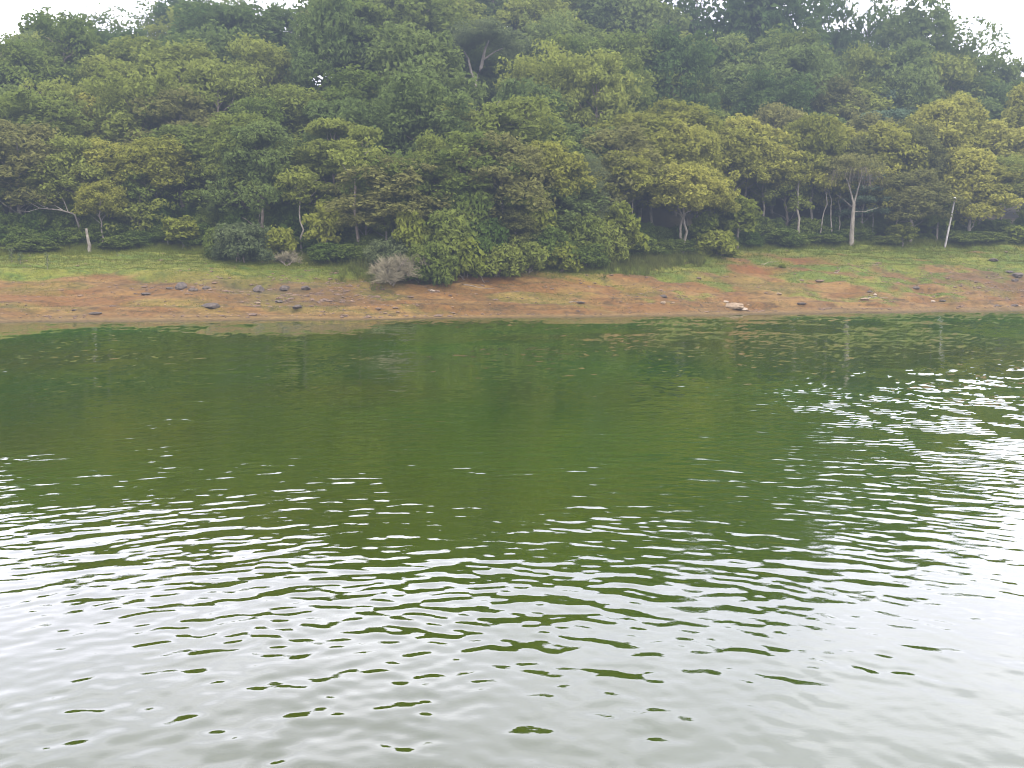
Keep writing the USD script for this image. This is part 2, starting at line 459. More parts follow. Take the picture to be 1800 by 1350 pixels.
def leaf_cloud(rng, c, r, per, size, up=.7, shell=.35, aspect=.5):
    """Folded leaf blades scattered through flattened balls with centres c and radii r (n x 3)."""
    c, r = np.repeat(c, per, 0), np.repeat(r, per, 0)
    n = len(c)
    d = rng.normal(size=(n, 3))
    d /= np.linalg.norm(d, axis=1, keepdims=True)
    p = c + d * r * (shell + (1 - shell) * rng.random((n, 1)) ** .5)
    nor = .75 * d + [0, 0, up] + .6 * rng.normal(size=(n, 3))
    nor /= np.linalg.norm(nor, axis=1, keepdims=True)
    t = np.cross(nor, rng.normal(size=(n, 3)))
    t /= np.linalg.norm(t, axis=1, keepdims=True) + 1e-9
    b = np.cross(nor, t)
    L = size * rng.uniform(.6, 1.35, (n, 1))
    W = L * aspect
    v = np.stack([p - t * L * .5, p + b * W * .5 + nor * L * .08, p + t * L * .5 - nor * L * .10, p - b * W * .5 + nor * L * .08], 1).reshape(-1, 3)
    k = np.arange(n)[:, None] * 4
    return v, np.vstack([k + [0, 1, 2], k + [0, 2, 3]])


def lobes_to_clumps(rng, lob, lr, per, rc, low=-.35, flat=1.0):
    c = np.repeat(lob, per, 0)
    r = np.repeat(lr, per, 0)
    n = len(c)
    z = rng.uniform(low, 1, n)
    a = rng.uniform(0, 2 * np.pi, n)
    s = np.sqrt(np.maximum(1 - z * z, 0))
    d = np.stack([s * np.cos(a), s * np.sin(a), z], 1)
    p = c + d * r * rng.uniform(.72, 1.05, (n, 1))
    q = rc * rng.uniform(.65, 1.35, (n, 1)) * np.array([1, 1, .72 * flat])
    return p, q


def grow(seed, form, size=.26, per_lobe=15, per_clump=22, nl=15, rc=.62, base=.3, lean=0.0, trunk_r=.13, aspect=.5, up=.45, H=10.0):
    """A tree H (10) m tall with a crown about 3.5 m in radius: (trunk with limbs, crown)."""
    rng = np.random.default_rng(seed)
    R = 3.5
    L, S = [], []
    ga = rng.uniform(0, 6.28)
    for k in range(nl):
        t = (k + .5) / nl
        a = ga + k * 2.39996 + rng.normal(0, .25)
        if form == "dome":
            zf, rad = base + (1 - base) * (.15 + .72 * t), R * .72 * math.sqrt(max(1 - (t * 1.02 - .25) ** 2 / .62, .02)) * rng.uniform(.75, 1.1)
            s = np.array([1, 1, .78]) * R * rng.uniform(.30, .46)
        elif form == "tier":
            lev = int(t * 4.999)
            zf, rad = base + (1 - base) * (.12 + lev * .205) + rng.normal(0, .012), R * (.95 - .17 * lev) * rng.uniform(.35, .85)
            s = np.array([1, 1, .34]) * R * rng.uniform(.34, .52)
        elif form == "open":
            zf, rad = base + (1 - base) * rng.uniform(.2, .93), R * rng.uniform(.25, .85)
            s = np.array([1, 1, .6]) * R * rng.uniform(.20, .36)
        elif form == "tall":
            zf, rad = base + (1 - base) * (.08 + .84 * t), R * .70 * (1 - t) ** .55 * rng.uniform(.6, 1.15)
            s = np.array([1, 1, .85]) * R * rng.uniform(.28, .42)
        elif form == "bush":
            zf, rad = .12 + .72 * t, R * .75 * math.sqrt(max(1 - t * t * .85, .05)) * rng.uniform(.6, 1.1)
            s = np.array([1, 1, .62 if H < 6 else 1.3]) * R * rng.uniform(.28, .42)
        else:                                    # loose: a ragged crown of unlike lobes
            zf, rad = base + (1 - base) * (.10 + .80 * t ** .8), R * (.80 - .45 * t) * rng.uniform(.4, 1.25)
            s = np.array([1, 1, .88]) * R * rng.uniform(.22, .54)
        L.append((rad * math.cos(a) + lean * zf * 3, rad * math.sin(a), H * zf))
        S.append(s)
    L, S = np.array(L), np.array(S)
    c, q = lobes_to_clumps(rng, L, S, per_lobe, rc, low=-.25 if form in ("dome", "tall") else -.5, flat=.6 if form == "tier" else 1)
    crown = leaf_cloud(rng, c, q, per_clump, size, up=up, aspect=aspect)
    top = np.array([lean * 2.4, 0, H * .80])
    tp = bend((0, 0, -.8), top, rng, 9, .014)
    ms = []
    if form == "bush":
        for k in range(7):
            e = L[rng.integers(len(L))] * [.9, .9, .95]
            ms.append(tube(bend((rng.normal(0, .25), rng.normal(0, .25), -.5), e, rng, 5, .05), np.linspace(.09, .03, 5), 5))
    else:
        ms.append(tube(tp, trunk_r * np.linspace(1.25, .35, 9), 8))
        for e, s in zip(L, S):
            zz = np.clip(e[2] - rng.uniform(.8, 2.2), H * base * .75, H * .72)
            st = np.array([np.interp(zz, tp[:, 2], tp[:, 0]), np.interp(zz, tp[:, 2], tp[:, 1]), zz])
            e = st + (e - st) * .85
            ms.append(tube(bend(st, e, rng, 5, .05, .06), trunk_r * np.linspace(.36, .10, 5), 5))
    crown = [np.array(crown[0]), crown[1]]
    hw = np.percentile(np.hypot(crown[0][:, 0] - lean * 2, crown[0][:, 1]), 97)
    f = np.array([R / hw, R / hw, H / np.percentile(crown[0][:, 2], 99.7)])
    trunk = join(ms)
    return (trunk[0] * f, trunk[1]), (crown[0] * f, crown[1])


protos = {}


def proto(name, seeds, leaf, bark, parts=("trunk", "crown"), **kw):
    for s in seeds:
        c = stage.CreateClassPrim(path_for("kind_" + name))
        x = UsdGeom.Xform.Define(stage, c.GetPath())
        stage.GetPrimAtPath(c.GetPath()).SetSpecifier(Sdf.SpecifierClass)
        tr, cr = grow(s, **kw)
        part(parts[0], c, tr, BARK[bark], sm=True)
        part(parts[1], c, cr, LEAF[leaf])
        protos.setdefault(name, []).append((c.GetPath(), kw.get("H", 10.0)))


proto("dome", (1, 2, 3, 4), "yellow", "grey", form="dome", nl=17, per_lobe=22, per_clump=24, size=.36, base=.42, rc=.56)
proto("gold", (5, 6), "yellow", "grey", form="tall", nl=19, per_lobe=20, per_clump=24, size=.34, base=.14, rc=.56)
proto("mid", (11, 12, 13, 14), "mid", "brown", form="loose", nl=19, per_lobe=21, per_clump=24, size=.34, base=.16, rc=.56)
proto("round", (15, 16, 17), "mid", "brown", form="dome", nl=18, per_lobe=21, per_clump=24, size=.33, base=.18, rc=.56)
proto("dark", (21, 22, 23, 24), "dark", "brown", form="loose", nl=20, per_lobe=21, per_clump=24, size=.36, base=.14, rc=.58)
proto("tier", (31, 32, 33), "mid", "brown", form="tier", nl=22, per_lobe=19, per_clump=24, size=.34, base=.14, rc=.62)
proto("bluetier", (36, 37), "blue", "grey", form="tier", nl=17, per_lobe=16, per_clump=24, size=.34, base=.25, rc=.62, up=1.3)
proto("open", (41, 42, 43), "dark", "brown", form="loose", nl=17, per_lobe=13, per_clump=20, size=.32, base=.22, rc=.58)
proto("olive", (51, 52), "olive", "grey", form="dome", nl=18, per_lobe=22, per_clump=24, size=.33, base=.14, rc=.56)
proto("willow", (61,), "grey", "grey", form="tall", nl=18, per_lobe=18, per_clump=30, size=.24, base=.12, aspect=.28)
proto("sapling", (71, 72, 73), "bright", "grey", form="loose", nl=10, per_lobe=10, per_clump=14, size=.85, base=.25, rc=.9, trunk_r=.16, aspect=.6, H=7.0)
proto("bush", (81, 82, 83), "mid", "brown", parts=("stems", "foliage"), form="bush", nl=15, per_lobe=16, per_clump=20, size=.62, rc=.9, H=5.0)
proto("greybush", (84, 85), "grey", "brown", parts=("stems", "foliage"), form="bush", nl=15, per_lobe=16, per_clump=24, size=.5, rc=.9, H=4.5)
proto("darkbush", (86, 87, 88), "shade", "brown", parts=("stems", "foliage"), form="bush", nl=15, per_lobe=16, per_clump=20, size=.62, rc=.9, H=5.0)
proto("brightbush", (89, 90), "bright", "brown", parts=("stems", "foliage"), form="bush", nl=12, per_lobe=13, per_clump=15, size=.9, rc=.9, aspect=.6, H=4.5)

_turn = np.random.default_rng(99)
_used = {}


def put(kind, loc, width, height, name, label, cat, group=None, variant=None, sy=None):
    """One plant of a kind: crown width/2 = width, overall height = height."""
    k = _used.get(kind, 0) if variant is None else variant
    _used[kind] = k + 1
    p, high = protos[kind][k % len(protos[kind])]
    s = width / 3.5
    x = xform(name, loc, _turn.uniform(0, 360), (s, s, height / high))
    x.GetPrim().GetReferences().AddInternalReference(p)
    x.GetPrim().SetInstanceable(True)
    meta(x, label, cat, group)
    return x


def plant(kind, px, top, half, Y, name, label, cat="tree", group=None, variant=None, sink=0.0):
    """A plant whose crown top shows at (px, top), with a crown of the given half width in pixels, rooted on the ground at distance Y."""
    q = at(px, top, Y)
    z = float(ground(q[0], Y)) - sink
    return put(kind, (q[0], Y, z), half * Y / FPX, max(q[2] - z, .4), name, label, cat, group, variant)


def edge_y(px):
    """Distance of the wood's edge in the direction of a column of the photograph."""
    return float(np.interp(px, _edge_px[:, 0], _edge_px[:, 1]))


# ------------------------------------------------------------------ trees one can single out along the wood's edge and above it
NAMED = [
    # kind, px, top, half, metres behind the edge, label
    ("gold", 62, 205, 42, 11, "pale yellow-green tree at the far left edge, left of the taller pointed one"),
    ("gold", 150, 168, 46, 14, "tall pale yellow-green tree with a pointed crown at the left of the wood"),
    ("mid", 15, 262, 60, 6, "olive tree cut by the left edge of the picture above the grass"),
    ("dome", 185, 248, 52, 5, "olive green tree behind the pale thick trunk stub at left"),
    ("dome", 275, 240, 58, 4, "broad olive tree at left whose right-hand boughs hang over dark shade"),
    ("round", 265, 145, 62, 24, "rounded tree with a sunlit top in the upper left hillside"),
    ("dark", 455, 215, 80, 3, "big dark tree with hanging leafy boughs above the grey-green bush at left"),
    ("round", 465, 160, 55, 18, "rounded mid green tree above the big dark one with hanging boughs"),
    ("tier", 585, 210, 62, 6, "flat-topped light green tree with a forked trunk, left of the tall bare trunk"),
    ("tier", 640, 225, 42, 4, "slim layered tree on the tall bare trunk left of the middle"),
    ("mid", 700, 268, 55, 3, "green tree on a pale thin trunk, left of the middle"),
    ("round", 762, 236, 52, 5, "rounded green tree left of the big brownish one"),
    ("olive", 880, 240, 82, 3, "big brownish olive tree in the middle of the wood's edge"),
    ("dome", 962, 252, 60, 4, "yellow-green tree just right of the big brownish one"),
    ("willow", 1038, 272, 42, 3, "soft grey-green willow-like tree right of the middle"),
    ("dome", 1092, 265, 55, 4, "yellow-green tree between the willow-like tree and the umbrella-shaped one"),
    ("dome", 1190, 182, 72, 12, "tallest yellow-green tree of the right half, left of the middle right gap"),
    ("dome", 1150, 236, 60, 7, "yellow-green tree below the tallest one, with thin dark trunks under it"),
    ("dome", 1203, 290, 58, 1, "umbrella-shaped yellow-green tree on a curved pale trunk"),
    ("dome", 1245, 300, 42, 1, "small yellow-green tree on a straight pale trunk right of the umbrella-shaped one"),
    ("dome", 1285, 222, 62, 6, "broad yellow-green tree above the bright low sapling at right"),
    ("dome", 1345, 246, 45, 5, "yellow-green tree left of the tall grey trunk"),
    ("dome", 1432, 204, 52, 5, "yellow-green tree on the tall grey trunk at right"),
    ("gold", 1480, 222, 45, 7, "pointed yellow-olive tree above the row of thin pale trunks"),
    ("bluetier", 1588, 158, 55, 22, "blue-green layered tree above the yellow crowns at right"),
    ("bluetier", 1555, 195, 60, 14, "wide flat blue-green tree behind the yellow crowns at right"),
    ("dome", 1560, 218, 58, 6, "olive yellow tree right of the thin pale trunks"),
    ("gold", 1655, 183, 56, 8, "tall bright yellow-green tree above the leaning pole"),
    ("olive", 1605, 300, 60, 1, "low olive tree left of the leaning pole with boughs near the grass"),
    ("gold", 1712, 262, 48, 2, "yellowish tree just right of the leaning pole"),
    ("mid", 1765, 275, 50, 4, "green tree second from the right edge of the picture"),
    ("gold", 1808, 150, 48, 12, "pale green tall tree cut by the right edge of the picture"),
    ("round", 1010, 60, 72, 30, "tall tree with a light layered top right of the forked bare tree"),
    ("round", 1080, 120, 65, 22, "rounded tree stepping down to the right above the yellow-green crowns"),
    ("round", 720, 92, 60, 26, "rounded tree left of the forked bare tree, level with its fork"),
    ("mid", 650, 130, 55, 20, "rounded tree on the slope left of the forked bare tree and lower down"),
    ("dark", 800, 72, 80, 40, "dark tree in the shade left behind the forked bare tree"), ("dark", 872, 66, 80, 42, "dark tree in the shade right behind the forked bare tree"), ("dark", 836, 96, 70, 37, "dark tree straight behind the trunk of the forked bare tree"),
    ("dark", 1330, 115, 90, 24, "large dark tree under the gap of sky right of the middle"),
    ("olive", 1470, 140, 55, 20, "olive tree on the dark slope at upper right"),
    ("bluetier", 1520, 285, 42, 3, "small blue-green layered tree over the thin pale trunks"),
]
for kind, px, top, half, s, label in NAMED:
    nm = {"gold": "yellow_green_tree", "dome": "yellow_green_tree", "mid": "green_tree", "round": "round_tree", "tier": "layered_tree", "darktier": "dark_layered_tree",
          "bluetier": "blue_green_tree", "olive": "olive_tree", "willow": "willow_like_tree", "dark": "dark_tree"}[kind]
    plant(kind, px, top, half * (1.25 if kind in ("dome", "gold", "olive") else 1.1), edge_y(px) + s, nm, label)

# the line that the crowns keep against the sky
ENV_X = [-400, -60, 0, 50, 120, 170, 240, 330, 480, 560, 660, 1700, 1735, 1765, 1800, 1850, 1950, 2300]
ENV_Y = [190, 120, 82, 58, 42, 18, 4, 6, 4, 14, -50, -60, 0, 62, 104, 190, 300, 330]


def skyline_limit(px, half):
    return float(max(np.interp(px + d * half, ENV_X, ENV_Y) - abs(d) * 26 for d in (-.8, -.4, 0, .4, .8)))


# skyline trees with the sky showing between and through them
SKYLINE = [
    ("dark", 15, 62, 55, "hazy dark tree at the left end of the skyline"), ("dark", 95, 34, 60, "hazy tree second from the left end of the skyline"),
    ("open", 190, -8, 75, "airy ridge tree with gaps of sky, third from the left of the skyline"), ("open", 285, -14, 70, "airy ridge tree with a round hole of sky at upper left"),
    ("mid", 400, 0, 75, "brownish hazy ridge tree left of the low dip in the skyline"), ("open", 510, 5, 66, "airy ridge tree at the low dip in the skyline, left of the middle"),
    ("mid", 590, 14, 62, "hazy rounded ridge tree right of the low dip in the skyline"), ("open", 690, -25, 80, "airy ridge tree with specks of sky left of the middle"),
    ("dark", 790, -35, 80, "hazy ridge tree above the forked bare tree"), ("open", 900, -35, 85, "dark airy ridge tree with bright specks, right of the forked bare tree"),
    ("open", 1010, -40, 80, "dark ridge tree with a big hole of sky right of the middle"), ("dark", 1120, -50, 92, "dense ridge tree right of the middle cut by the top of the picture"),
    ("open", 1225, -35, 80, "airy ridge tree with several holes of sky, two thirds across"), ("dark", 1340, -45, 95, "dense hazy ridge tree left of the largest hole of sky"),
    ("open", 1445, -25, 80, "airy ridge tree left of the largest hole of sky at upper right"), ("open", 1540, -8, 76, "ridge tree right of the largest hole of sky"),
    ("dark", 1620, 2, 74, "dense ridge tree near the right end of the skyline"), ("open", 1695, -14, 76, "last tall ridge tree at right, ragged against the white sky"),
    ("dark", 1762, 78, 52, "lower ridge tree where the skyline falls away at right"), ("dark", 1830, 125, 60, "hazy tree at the right end of the falling skyline"),
    ("mid", 1390, 60, 80, "broad hazy tree low in front of the dense ridge tree at upper right"), ("dark", 1575, 85, 80, "dark tree just below the largest hole of sky"), ("mid", 1665, 92, 70, "hazy tree in front of the last tall ridge tree at right"),
    ("mid", 960, 45, 72, "hazy tree in front of the dark ridge trees, right of the forked bare tree"), ("mid", 1250, 62, 76, "hazy tree just below the airy ridge tree two thirds across"),
]
for kind, px, top, half, label in SKYLINE:
    top -= 26 if 640 < px < 1480 and top < 0 else 0
    half *= 1.15
    top = max(top, skyline_limit(px, half))
    plant(kind, px, top, half, (128 if top < 40 else 121) + (px * 7 % 9), "ridge_tree", label)

# ------------------------------------------------------------------ the crowded wood on the slope
rng = np.random.default_rng(5)
WORDS = {"mid": "ragged green tree", "dark": "ragged dark tree", "tier": "green tree in level layers", "round": "rounded green tree", "olive": "rounded olive tree", "dome": "domed yellow-green tree", "open": "dark airy tree"}
COLUMNS = [(-60, "beyond the left edge"), (125, "at the far left"), (225, "above the thick pale stub"), (345, "above the leaning pale trunk"), (470, "above the hanging dark boughs"), (590, "above the slim pale trunk"), (700, "above the tall bare brown trunk"),
           (800, "left of the forked tree"), (930, "above the big brownish olive tree"), (1040, "above the bright leafy spray"), (1150, "above the tall grass tufts"), (1260, "above the umbrella-shaped tree"), (1360, "above the red earth scar"),
           (1450, "above the tall grey trunk"), (1560, "above the pale forked trunk"), (1645, "left of the leaning pole"), (1745, "above the leaning pole"), (1860, "at the far right"), (9999, "beyond the right edge")]
RANK = {2: ["left one of two", "right one of two"], 3: ["leftmost", "middle one of three", "rightmost"]}
ORDER = ["leftmost", "second from left", "third from left", "fourth from left", "fifth from left", "sixth from left", "seventh from left", "eighth from left"]


def tell_apart(found):
    """found: (column of the photograph, prim, words, place). Labels by look and place, and within a place from left to right."""
    by = {}
    for px, x, words, place in found:
        by.setdefault((words, place), []).append((px, x))
    for (words, place), xs_ in by.items():
        xs_.sort(key=lambda q: q[0])
        for k, (_, x) in enumerate(xs_):
            if len(xs_) == 1:
                meta(x, f"{words} {place}")
            elif len(xs_) < 4:
                meta(x, f"{words} {place}, {RANK[len(xs_)][k]}", group=f"{words}s {place}")
            else:
                meta(x, f"{words} {place}, {ORDER[k] if k < len(xs_) - 1 and k < 8 else 'rightmost' if k == len(xs_) - 1 else 'near the right'}", group=f"{words}s {place}")


def column(px):
    return next(w for e, w in COLUMNS if px < e)


NM = {"mid": "green_tree", "dark": "dark_tree", "tier": "layered_tree", "round": "round_tree", "olive": "olive_tree", "dome": "yellow_green_tree", "open": "airy_tree"}
spots = []
for row, s in enumerate(np.arange(5.5, 62, 5.2)):
    Yc = 76 + s
    step = 6.0 + .045 * s
    half_w = .60 * Yc + 4
    for X in np.arange(-half_w, half_w, step):
        x = X + rng.normal(0, .9) + (row % 2) * step / 2
        ye = float(softinterp(np.array([x]), EX, EY, 3)[0])
        y = ye + s + rng.normal(0, .9)
        spots.append((x, y, s))
wood = []
for x, y, s in spots:
    px = 900 + FPX * x / y
    if 775 < px < 925 and 18 < s < 29:
        continue
    right = px > 1110
    if s < 12 and right:
        kind = rng.choice(["dome", "olive", "mid", "round"], p=[.45, .15, .25, .15])
    elif s < 14:
        kind = rng.choice(["mid", "dark", "tier", "round", "olive"], p=[.36, .24, .04, .30, .06])
    else:
        kind = rng.choice(["mid", "dark", "tier", "round", "olive", "open"], p=[.32, .28, .03, .28, .06, .03])
    if s > 11 and right and kind in ("mid", "olive"):
        kind = "dark"
    h = rng.uniform(8.0, 13.5) * (1.12 if s > 18 else 1) + (1.5 if s > 20 else 0)
    if s < 9:
        h *= .8
    if px > 1790:
        h *= .75
    z = float(ground(x, y))
    pt = 490 - FPX * (z + h - EYE_Z) / y
    wide = rng.uniform(3.6, 5.6) if s < 18 else rng.uniform(4.4, 7.2)
    lim = skyline_limit(px, wide * FPX / y)
    if pt < lim:
        h = float(at(px, lim + 12 * rng.random(), y)[2]) - z
        if h < 4:
            continue
        wide = min(wide, h * .55)
        pt = lim
    if 755 < px < 915 and y < 113 and pt < (208 if 785 < px < 880 else 165):
        h = float(at(px, (208 if 785 < px < 880 else 165) + 10 * rng.random(), y)[2]) - z
        if h < 4:
            continue
        pt = 190
    height = "at the skyline" if pt < 75 else "high upslope" if pt < 165 else "low downslope"
    if pt < 62 and any(a < px < b for a, b in ((180, 340), (490, 560), (870, 930), (1465, 1545), (1650, 1760))):
        continue
    x_ = put(kind, (x, y, z - .1), wide, h, NM[kind], None, "tree")
    wood.append((px, x_, WORDS[kind], f"{height} {column(px)}"))
tell_apart(wood)

# ------------------------------------------------------------------ undergrowth along the wood's edge
BUSHES = [
    ("greybush", 425, 392, 52, -2.0, "large grey-green bush standing out on the grass at left"), ("bush", 385, 402, 30, -.6, "pale green bush joined to the left of the large grey-green bush"),
    ("brightbush", 492, 400, 34, .5, "leafy yellow-green bush right of the large grey-green bush"), ("darkbush", 575, 428, 36, -.5, "low dark bush on the grass left of the dry twiggy bush"),
    ("greybush", 680, 420, 40, -.4, "soft green bush behind the dry twiggy bush"), ("bush", 735, 430, 30, -1.0, "green bush at the right shoulder of the dry twiggy bush"),
    ("bush", 790, 372, 55, .2, "tall green bush hanging to the bare soil left of the middle"), ("darkbush", 850, 385, 55, .6, "dark bush over the bare soil in the middle"),
    ("olive", 905, 368, 52, 1.0, "brownish low tree with foliage down to the ground in the middle"), ("darkbush", 960, 400, 50, .4, "dark bush between the brownish low tree and the bright leafy spray"),
    ("brightbush", 985, 425, 36, -.3, "bright leafy spray of a bush at the edge of the bare soil"), ("bush", 1060, 395, 46, .8, "green bush right of the bright leafy spray"),
    ("darkbush", 1120, 410, 44, 1.6, "dark bush in the shade under the yellow-green trees"), ("brightbush", 1262, 405, 40, -1.6, "bright bush sloping down to the red earth scar"),
    ("darkbush", 1185, 420, 40, 2.0, "dark bush behind the tall grass tufts"), ("brightbush", 1795, 398, 34, .4, "bush with big pale leaves at the right edge of the picture"),
    ("bush", 1735, 408, 34, .6, "low green bush between the leaning pole and the big-leaved bush"), ("bush", 1380, 402, 40, 1.0, "green bush at the foot of the tall grey trunk"),
    ("bush", 1560, 414, 26, .2, "small bush at the grass edge right of the pale forked trunk"),
]
BUSHES += [
    ("bush", 765, 425, 40, -1.2, "low green bush at the edge of the bare soil, right of the dry twiggy bush"), ("brightbush", 815, 418, 40, -.9, "hanging pale green bush over the bare soil left of the middle"),
    ("bush", 870, 428, 44, -.8, "mid green bush at the edge of the bare soil below the brownish low tree"), ("bush", 925, 420, 42, -.8, "green bush between the brownish low tree and the bare soil"),
    ("bush", 1030, 428, 40, -.4, "low green bush just right of the bright leafy spray"), ("bush", 620, 430, 40, .2, "low green bush left of the dry twiggy bush"),
    ("bush", 1455, 412, 34, 1.0, "low bush at the foot of the thin pale trunks"), ("bush", 1690, 410, 36, .8, "low bush right of the foot of the leaning pole"),
    ("bush", 60, 420, 46, .8, "low green bush in the shade at the far left of the grass"), ("bush", 215, 415, 42, .8, "low green bush right of the thick pale stub"),
    ("bush", 820, 335, 56, 1.6, "tall fresh green bush left of the brownish low tree"), ("bush", 1020, 375, 46, 1.2, "fresh green bush below the willow-like tree"),
]
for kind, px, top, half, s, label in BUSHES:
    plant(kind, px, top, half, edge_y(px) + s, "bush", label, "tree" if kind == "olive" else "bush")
SAPLINGS = [
    ("sapling", 722, 368, 34, .2, "small yellow-leaved tree right of two pale thin trunks"), ("sapling", 572, 358, 36, 1.0, "yellow-leaved sapling right of the slim pale trunk at left"),
    ("sapling", 1298, 345, 42, .3, "bright yellow-green sapling above the red earth scar"), ("sapling", 1088, 355, 42, .6, "low yellow-olive tree right of the middle"),
    ("sapling", 1588, 392, 26, -.3, "low yellowish sapling on the grass left of the leaning pole"), ("dome", 175, 318, 44, 1.6, "yellowish young tree at left behind the grass"),
    ("sapling", 1240, 372, 26, 1.0, "sapling between the straight pale trunks and the bright sapling"), ("sapling", 940, 330, 42, 1.2, "bright yellow-green young tree in front of the brownish tree"),
    ("sapling", 320, 380, 34, .6, "thin pale sapling left of the dark tree with hanging boughs"), ("sapling", 1650, 340, 34, 1.5, "yellow-green young tree just left of the leaning pole"),
]
for kind, px, top, half, s, label in SAPLINGS:
    plant(kind, px, top, half, edge_y(px) + s, "sapling", label)
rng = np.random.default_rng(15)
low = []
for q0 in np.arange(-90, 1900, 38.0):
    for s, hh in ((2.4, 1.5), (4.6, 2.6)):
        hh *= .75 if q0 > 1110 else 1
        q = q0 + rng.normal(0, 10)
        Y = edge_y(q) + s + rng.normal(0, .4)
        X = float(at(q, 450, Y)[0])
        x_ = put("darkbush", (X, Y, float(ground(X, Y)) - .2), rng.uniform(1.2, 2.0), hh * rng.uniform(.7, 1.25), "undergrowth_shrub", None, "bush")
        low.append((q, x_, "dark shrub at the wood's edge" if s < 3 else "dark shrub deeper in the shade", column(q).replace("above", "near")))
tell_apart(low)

# ------------------------------------------------------------------ trunks that show by themselves
TRUNKS = [
    # px foot, py foot(None: edge), px top, py top, radius, bark, metres behind edge, label
    (158, 238 + 164, 152, .20, "grey", .2, "thick pale trunk stub at the left end of the grass", 448), (265, 395, 244, .09, "pale", .6, "thin leaning pale trunk, right of the thick pale stub", 445),
    (297, 405, 293, .07, "grey", .8, "short thin trunk left of the big dark tree with hanging boughs", 442), (530, 340, 527, .10, "pale", .8, "slim pale trunk right of the large grey-green bush", 440),
    (632, 290, 624, .16, "brown", 1.0, "tall bare brown trunk left of the middle", 430), (676, 330, 672, .12, "pale", 1.4, "pale straight trunk right of the tall bare brown trunk", 420),
    (693, 350, 690, .07, "grey", 1.4, "thin trunk between the pale straight trunk and the small yellow-leaved tree", 425), (1203, 330, 1190, .17, "pale", .8, "curved pale trunk under the umbrella-shaped tree", 432),
    (1226, 340, 1228, .10, "grey", 1.2, "grey trunk between the curved pale and the straight pale trunk", 430), (1243, 355, 1246, .13, "pale", .2, "straight pale trunk beside the bright sapling", 436),
    (1404, 320, 1404, .17, "grey", .9, "tall grey trunk right of the bright sapling", 432), (1440, 330, 1455, .09, "pale", 1.6, "thin pale trunk leaning right, first of the row at right", 425),
    (1462, 325, 1458, .10, "pale", 2.0, "thin pale trunk, second of the row at right", 422), (1475, 330, 1476, .08, "grey", 2.6, "thin grey trunk left of the pale forked trunk", 420),
    (1535, 330, 1537, .09, "grey", 2.0, "thin grey trunk right of the pale forked trunk", 425), (1575, 360, 1578, .08, "brown", .6, "short brown trunk left of the leaning pole", 432),
    (1099, 320, 1096, .09, "pale", 3.0, "pale thin trunk under the yellow-green crowns right of the middle", 400), (1112, 318, 1113, .09, "pale", 3.2, "second pale thin trunk under the yellow-green crowns right of the middle", 398),
    (250, 340, 246, .09, "grey", 1.6, "grey trunk above the thin leaning pale one at left", 440),
]
rng = np.random.default_rng(31)
for fx, ty, tx, r, bark, s, label, fy in TRUNKS:
    Y = edge_y(fx) + s + (1.0 if ty < 400 else 0)
    p0 = at(fx, fy, Y)
    p0[2] = float(ground(p0[0], Y))
    p1 = at(tx, ty, Y + rng.uniform(-.3, .3))
    r *= .66
    x = xform("slender_tree", p0)
    d = p1 - p0
    pts = bend((0, 0, -.3), d, rng, 8, .018)
    part("trunk", x, tube(pts, r * np.linspace(1.2, .7, 8), 8), BARK["ash" if bark == "pale" else bark], True)
    if ty < 400:
        ms = []
        for k in range(3):
            a = rng.uniform(0, 6.28)
            st = pts[-1 - k % 2]
            ms.append(tube(bend(st, st + [math.cos(a) * 1.3, math.sin(a) * 1.3, rng.uniform(.5, 1.4)], rng, 4, .08), np.linspace(r * .5, r * .2, 4), 5))
        part("branch", x, join(ms), BARK["grey"], True)
        c = np.array([d + [rng.normal(0, 1.0), rng.normal(0, .8), rng.uniform(-.3, 1.8)] for _ in range(34)])
        part("crown", x, leaf_cloud(rng, c, np.tile([.6, .6, .35], (34, 1)), 26, .34), LEAF["mid" if fx < 1000 else "yellow"])
    meta(x, label, "tree trunk" if ty >= 400 else "tree")

# the flat-topped tree with the pale forked trunk on the slope
Y = 103.0
foot = at(830, 260, Y)
foot[2] = float(ground(foot[0], Y))
u = lambda px, py, dy=0.0: at(px, py, Y + dy) - foot
x = xform("forked_tree", foot)
rng = np.random.default_rng(44)
part("trunk", x, tube(np.array([[0, 0, -.5], u(830, 260), u(833, 190), u(836, 138)]), [.32, .27, .23, .19], 9), BARK["ash"], True)
for pts, r in (([(836, 140), (828, 125), (823, 103), (812, 85)], .17), ([(836, 140), (846, 118), (853, 85), (862, 66)], .22), ([(834, 145), (818, 138), (799, 127), (790, 118)], .12), ([(850, 105), (868, 92), (885, 84)], .10)):
    q = np.array([u(a, b, k * .5) for k, (a, b) in enumerate(pts)])
    part("branch", x, tube(q, np.linspace(r, r * .45, len(q)), 7), BARK["ash"], True)
c = np.array([u(rng.normal(852, 36), 0) * [1, 0, 0] + [0, rng.normal(0, 2.2), 0] for _ in range(190)])
c[:, 2] = [u(852, 48 + 34 * min(1, abs(xx - u(852, 0)[0]) / 3.8) ** 2 + rng.uniform(0, 22))[2] for xx in c[:, 0]]
part("crown", x, leaf_cloud(rng, c, np.tile([.75, .75, .35], (len(c), 1)), 34, .32, aspect=.45), LEAF["grey"])
meta(x, "flat-topped tree with a pale forked bare trunk standing on the slope left of the middle", "tree")

